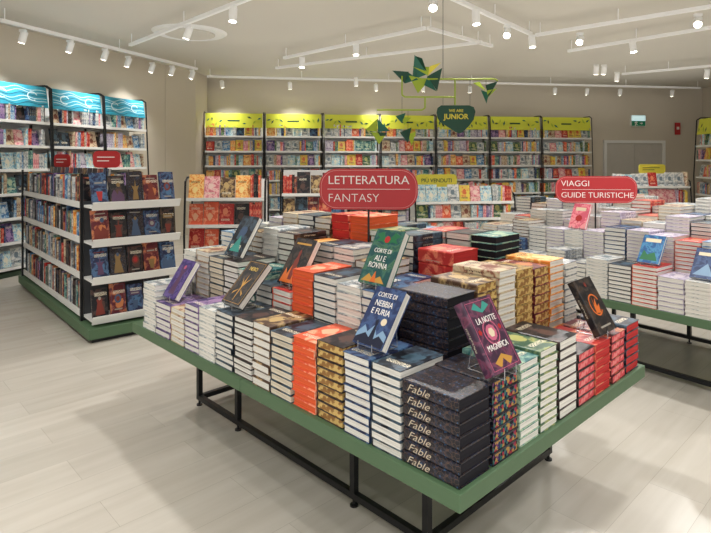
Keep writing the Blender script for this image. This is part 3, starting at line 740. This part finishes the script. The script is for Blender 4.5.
m = MB(); m.prism([(.09,-.01),(.13,-.01),(.13,-.03),(.16,0),(.13,.03),(.13,.01),(.09,.01)], 0, .001, 0, Mx); m.build('arrow', TXT, o)
q = onback(677); o = thing('alarm_sign', 'small red fire alarm sign on the back wall', 'sign', loc_frame((q.x,q.y), db) @ Matrix.Translation((0,0,1.98)))
m = MB(); m.box((-.06,-.03,-.13),(.06,-.005,.13)); m.build('sign_face', RED, o)
m = MB(); m.box((-.03,-.032,-.02),(.03,-.0302,.04)); m.build('pictogram', TXT, o)

# ---------------------------------------------------------------- ceiling tracks and spotlights
TZ = 2.735
TR = [((0,20),(197,69),'left wall'),((130,45),(262,-7),'upper left'),((207,76.5),(700,88),'back wall'),((276,68),(482,42),'central lower'),((284,58),(425,28),'central upper'),((428,28),(492,46),'central short'),
      ((448,-4),(531,34),'upper right'),((536,35),(720,5),'right upper'),((568,51),(720,26),'right middle'),((622,74),(720,65),'right lower')]
for a, b, nm in TR:
    pa = at(a[0],a[1],TZ); pb = at(b[0],b[1],TZ); dd = (pb-pa).normalized(); ss = Vector((-dd.y, dd.x, 0))
    root = thing('light_track', 'white ceiling light track, %s' % nm, 'light track', frame(pa, dd, ss, Zv), 'ceiling light tracks')
    Ln = (pb-pa).length
    m = MB(); m.box((0,-.02,-.018),(Ln,.02,.018)); m.build('rail', TRKW, root)
    k = max(2, int(Ln/1.5))
    for i in range(k+1):
        x = .05 + (Ln-.1)*i/k
        m = MB(); m.tube((x,0,.0185),(x,0,CH-TZ),.006); m.build('hanger', TRKW, root)
SP = [(23,37),(70,47),(105,55),(128,62),(152,68),(172,71),(192,75),(233,15),(188,33),(222,84),(290,84),(356,82),(376,85),(423,86),(470,87),(555,88),(587,89),(620,90),(672,92),(302,63),(356,50),(433,5),(476,18),(507,33),(532,42),(580,40),(604,70),(633,47),(698,22),(596,70),(617,77),(707,74)]
def spot(px, py, i):
    P = at(px, py, TZ-.10)
    if abs(P.y) > 11.5 or py > 82: P = atd(px, py, 10.0+ (px-205)*.003); P.z = min(P.z, TZ-.06)
    tgt = Vector((P.x*1.05, P.y + (.8 if P.y > 8 else -.2), .8))
    if px < 200: tgt = P + Vector((-.75,.35,-1.8))
    if P.y > 8 and px > 200: tgt = P + Vector((.1,.7,-1.9))
    if (px, py) in ((433,5),(507,33),(580,40),(698,22)): tgt = P + Vector((-P.x*.25,-1.2,-1.0))   # tilted towards the front of the shop
    dd = (tgt-P).normalized()
    root = thing('track_spotlight', 'white cylindrical track spotlight, %s across the ceiling from left' % ordn(i), 'spotlight', Matrix.Translation(P), 'track spotlights')
    m = MB(); m.tube(-dd*.06, dd*.062, .038, 0, 16); m.tube(-dd*.072, -dd*.0605, .022, 0, 12); m.build('lamp_head', TRKW, root)
    m = MB(); m.tube(dd*.0622, dd*.065, .032, 0, 16); m.build('lens', LAMP, root)
    m = MB(); m.tube((0,0,.036),(0,0,TZ-.021-P.z),.008); m.box((-.035,-.018,TZ-.045-P.z),(.035,.018,TZ-.0195-P.z)); m.build('bracket', TRKW, root)
    return P, dd
order = sorted(SP, key=lambda s: s[0])
sl = bpy.data.lights.new('track_beam', 'SPOT'); sl.energy = 62; sl.spot_size = math.radians(92); sl.spot_blend = 1; sl.shadow_soft_size = .03; sl.color = (1,.985,.955)
for i, (px, py) in enumerate(order):
    P, dd = spot(px, py, i+1)
    if i % 2 == 0:
        lo = bpy.data.objects.new('track_beam', sl); C.objects.link(lo); lo.location = P + dd*.072
        lo.rotation_euler = dd.to_track_quat('-Z','Y').to_euler()
s2 = bpy.data.lights.new('downlight', 'SPOT'); s2.energy = 122; s2.spot_size = math.radians(125); s2.spot_blend = 1; s2.shadow_soft_size = .06; s2.color = (1,.985,.96)  # added fill spots without fittings, to brighten tables and floor
for x, y in ((-2.2,.6),(-.8,.2),(.9,.0),(2.4,.9),(-2.6,3.0),(.1,2.6),(1.9,3.0),(3.4,3.4),(-.6,5.2),(2.2,6.0),(4.6,6.5),(-2.0,7.2),(.6,8.3),(3.6,8.6)):
    lo = bpy.data.objects.new('downlight', s2); C.objects.link(lo); lo.location = (x, y, 2.72)
al = bpy.data.lights.new('uplight', 'AREA'); al.energy = 14; al.shape = 'SQUARE'; al.size = 4.0; al.color = (1,.985,.955)  # added upward fill, no such fixture; lifts the ceiling and softens the room
for x, y in ((-2.5,1.0),(1.8,1.0),(-1.6,5.2),(2.6,5.2),(0,9.0),(4.6,9.0)):
    lo = bpy.data.objects.new('uplight', al); C.objects.link(lo); lo.location = (x, y, 2.05); lo.rotation_euler = (math.pi,0,0)
q = at(190, 34, CH-.02); o = thing('ceiling_vent', 'round white ceiling air diffuser', 'vent', Matrix.Translation((q.x,q.y,CH)))
m = MB(); m.tube((0,0,-.02),(0,0,-.001),.42,0,28,.45); m.build('vent_rim', WHITE, o)
m = MB(); m.tube((0,0,-.03),(0,0,-.021),.30,0,28); m.build('vent_plate', CEILM, o)

# ---------------------------------------------------------------- hanging mobile
YM = 5.0
O = atd(443,105,YM)
mob = thing('hanging_mobile', 'lime rod mobile hanging from the ceiling', 'mobile', Matrix.Translation(O))
def rel(px, py, dy=0): return atd(px, py, YM) + Vector((0,dy,0)) - O
top = rel(443,38); top.z = CH - O.z
m = MB(); m.tube(top, rel(443,79), .0025); m.build('wire', BLACK, mob)
for pts in ([(402,76),(402,95),(405,97),(455,97)], [(415,79),(495,79),(498,81)], [(455,79),(455,105)], [(377,110),(422,110),(425,108),(425,97)]):
    m = MB(); m.poly([rel(*q) for q in pts], .007); m.build('rod', LIME, mob)
for q1, q2 in (((486,79),(486,88)),((377,110),(377,126)),((443,97),(443,105)),((470,79),(470,105)),((408,110),(408,136)),((416,72),(416,79)),((402,97),(402,118))):
    m = MB(); m.tube(rel(*q1), rel(*q2), .0015); m.build('wire', BLACK, mob)
def bird(tris, label, sc=.86):
    cx = sum(p[0] for t in tris for p in t[0])/sum(len(t[0]) for t in tris); cy = sum(p[1] for t in tris for p in t[0])/sum(len(t[0]) for t in tris)
    c = atd(cx, cy, YM)
    root = thing('origami_bird', label, 'mobile ornament', Matrix.Translation(c), 'folded paper ornaments on the mobile')
    for j, (pts, mt) in enumerate(tris):
        m = MB(); P = [atd(cx+(x-cx)*sc, cy+(y-cy)*sc, YM) - c + Vector((0, .02*((j*2+i)%3)-.02, 0)) for i, (x, y) in enumerate(pts)]
        n = len(P); m.add(P + [p + Vector((0,.004,0)) for p in P], [tuple(range(n)), tuple(range(2*n-1,n-1,-1))] + [(i,i+n,(i+1)%n+n,(i+1)%n) for i in range(n)]); m.build('folded_facet', mt, root)
bird([([(414,54),(428,74),(412,80)],TEALG),([(414,54),(422,58),(428,74)],DGREEN),([(412,66),(430,66),(428,76)],LIME),([(430,66),(442,62),(428,76)],YEL),([(391,70),(408,72),(404,84)],DGREEN),([(404,84),(408,72),(418,80)],TEALG),([(408,76),(430,80),(418,94)],LIME),([(428,76),(443,68),(438,92)],DGREEN),([(428,76),(438,92),(424,86)],TEALG)], 'large green and yellow origami bird on the mobile', .95)
bird([([(470,82),(486,91),(479,80)],LIME),([(486,84),(499,80),(489,98)],DGREEN),([(480,90),(490,93),(486,106)],TEALG),([(486,91),(499,88),(489,98)],LIME)], 'small green origami bird right of the mobile')
bird([([(364,130),(377,117),(377,132)],LIME),([(377,117),(391,131),(378,132)],TEALG),([(370,132),(388,133),(379,146)],LIME),([(377,132),(388,133),(383,140)],DGREEN)], 'green paper butterfly left of the mobile', .9)
bird([([(398,132),(412,126),(408,144)],DGREEN),([(408,134),(417,131),(412,148)],LIME)], 'tiny dark green paper ornament left of hanging sign')
bird([([(394,116),(406,112),(402,124)],TEALG),([(402,116),(412,118),(404,126)],LIME)], 'tiny teal paper ornament under the left mobile rod')
c = atd(456,119.5,YM); root = thing('hanging_sign', 'dark green shield-shaped hanging sign reading WE ARE JUNIOR', 'sign', Matrix.Translation(c))
R90 = Matrix.Rotation(math.radians(90),4,'X'); sc = YM/F*.88
m = MB(); m.prism([(x*sc,y*sc) for x,y in [(-22,8),(-21,13),(-17,16),(15,16),(20,14),(22,9),(20,0),(15,-7),(8,-14),(4,-16),(-1,-14),(-10,-8),(-18,-3),(-21,2)][::-1]], -.006, .006, 0, R90); m.build('sign_panel', DGREEN, root)
text('WE ARE', .036, YEL, root, R90 @ Matrix.Translation((0,.078,.008)), 'CENTER', .0006)
text('JUNIOR', .064, YEL, root, R90 @ Matrix.Translation((0,.024,.008)), 'CENTER', .0018)

# ---------------------------------------------------------------- camera
cam = bpy.data.cameras.new('Camera'); co = bpy.data.objects.new('Camera', cam); C.objects.link(co)
cam.sensor_width = 36; cam.lens = F/711*36; cam.shift_y = -(266.5-HZ)/711; co.location = (0,0,H); co.rotation_euler = (math.radians(90),0,0); cam.clip_start = .05
bpy.context.scene.camera = co

# ---------------------------------------------------------------- keep as individuals the books that show; the rest go into one mass per place
bpy.context.view_layer.update()
vs = []; fs = []; own = []; names = []
for o in list(C.objects):
    if o.type != 'MESH' or not o.data.vertices: continue
    r = o
    while r.parent: r = r.parent
    names.append(r.name); idx = len(names)-1; mw = o.matrix_world; b = len(vs)
    vs.extend([mw @ v.co for v in o.data.vertices])
    for pl in o.data.polygons: fs.append([b+i for i in pl.vertices]); own.append(idx)
for mb in STUFF.values():
    names.append('stuff'); idx = len(names)-1; b = len(vs); vs.extend([Vector(v) for v in mb.v])
    for f in mb.f: fs.append([b+i for i in f]); own.append(idx)
bvh = BVHTree.FromPolygons(vs, fs)
hits = {}; org = Vector((0,0,H))
for py in range(1, 533, 2):
    for px in range(0, 711, 2):
        _, _, fi, _ = bvh.ray_cast(org, Vector(((px+.5-CX)/F, 1, (HZ-py)/F)).normalized())
        if fi is not None: n = names[own[fi]]; hits[n] = hits.get(n, 0) + 1
LIM = {'T1': 300, 'T2': 290, 'LW': 200, 'BW': 290, 'GI': 250, 'LC': 250}
bykey = {}
for ob, lim, sk, spec in CANDS: bykey.setdefault(lim, []).append((hits.get(ob.name, 0), ob, spec, sk))
kill = []
for key, L_ in bykey.items():
    L_.sort(key=lambda x: -x[0])
    ks = set(id(x) for x in [x for x in L_[:LIM[key]] if x[0] >= 3])
    print('KEEP', key, len(ks), 'of', len(L_))
    for x in L_:
        if id(x) in ks: continue
        stuff_book(sb(x[3]), *x[2]); kill.append(x[1])
        for ch in x[1].children: kill.append(ch); kill.extend(list(ch.children))
ksn = set(k.name for k in kill)
TXTQ = [(o, k) for o, k in TXTQ if o.name not in ksn]
bpy.data.batch_remove(kill)
for key, mb in STUFF.items():
    if mb.v: tag(mb.build(SLAB[key][0], ALLM), SLAB[key][1], 'books', None, 'stuff')
flush_text()

w = bpy.data.worlds.new('World'); bpy.context.scene.world = w; w.use_nodes = True
w.node_tree.nodes['Background'].inputs[0].default_value = (1,1,.99,1); w.node_tree.nodes['Background'].inputs[1].default_value = 1.25
bpy.context.scene.view_settings.view_transform = 'Standard'
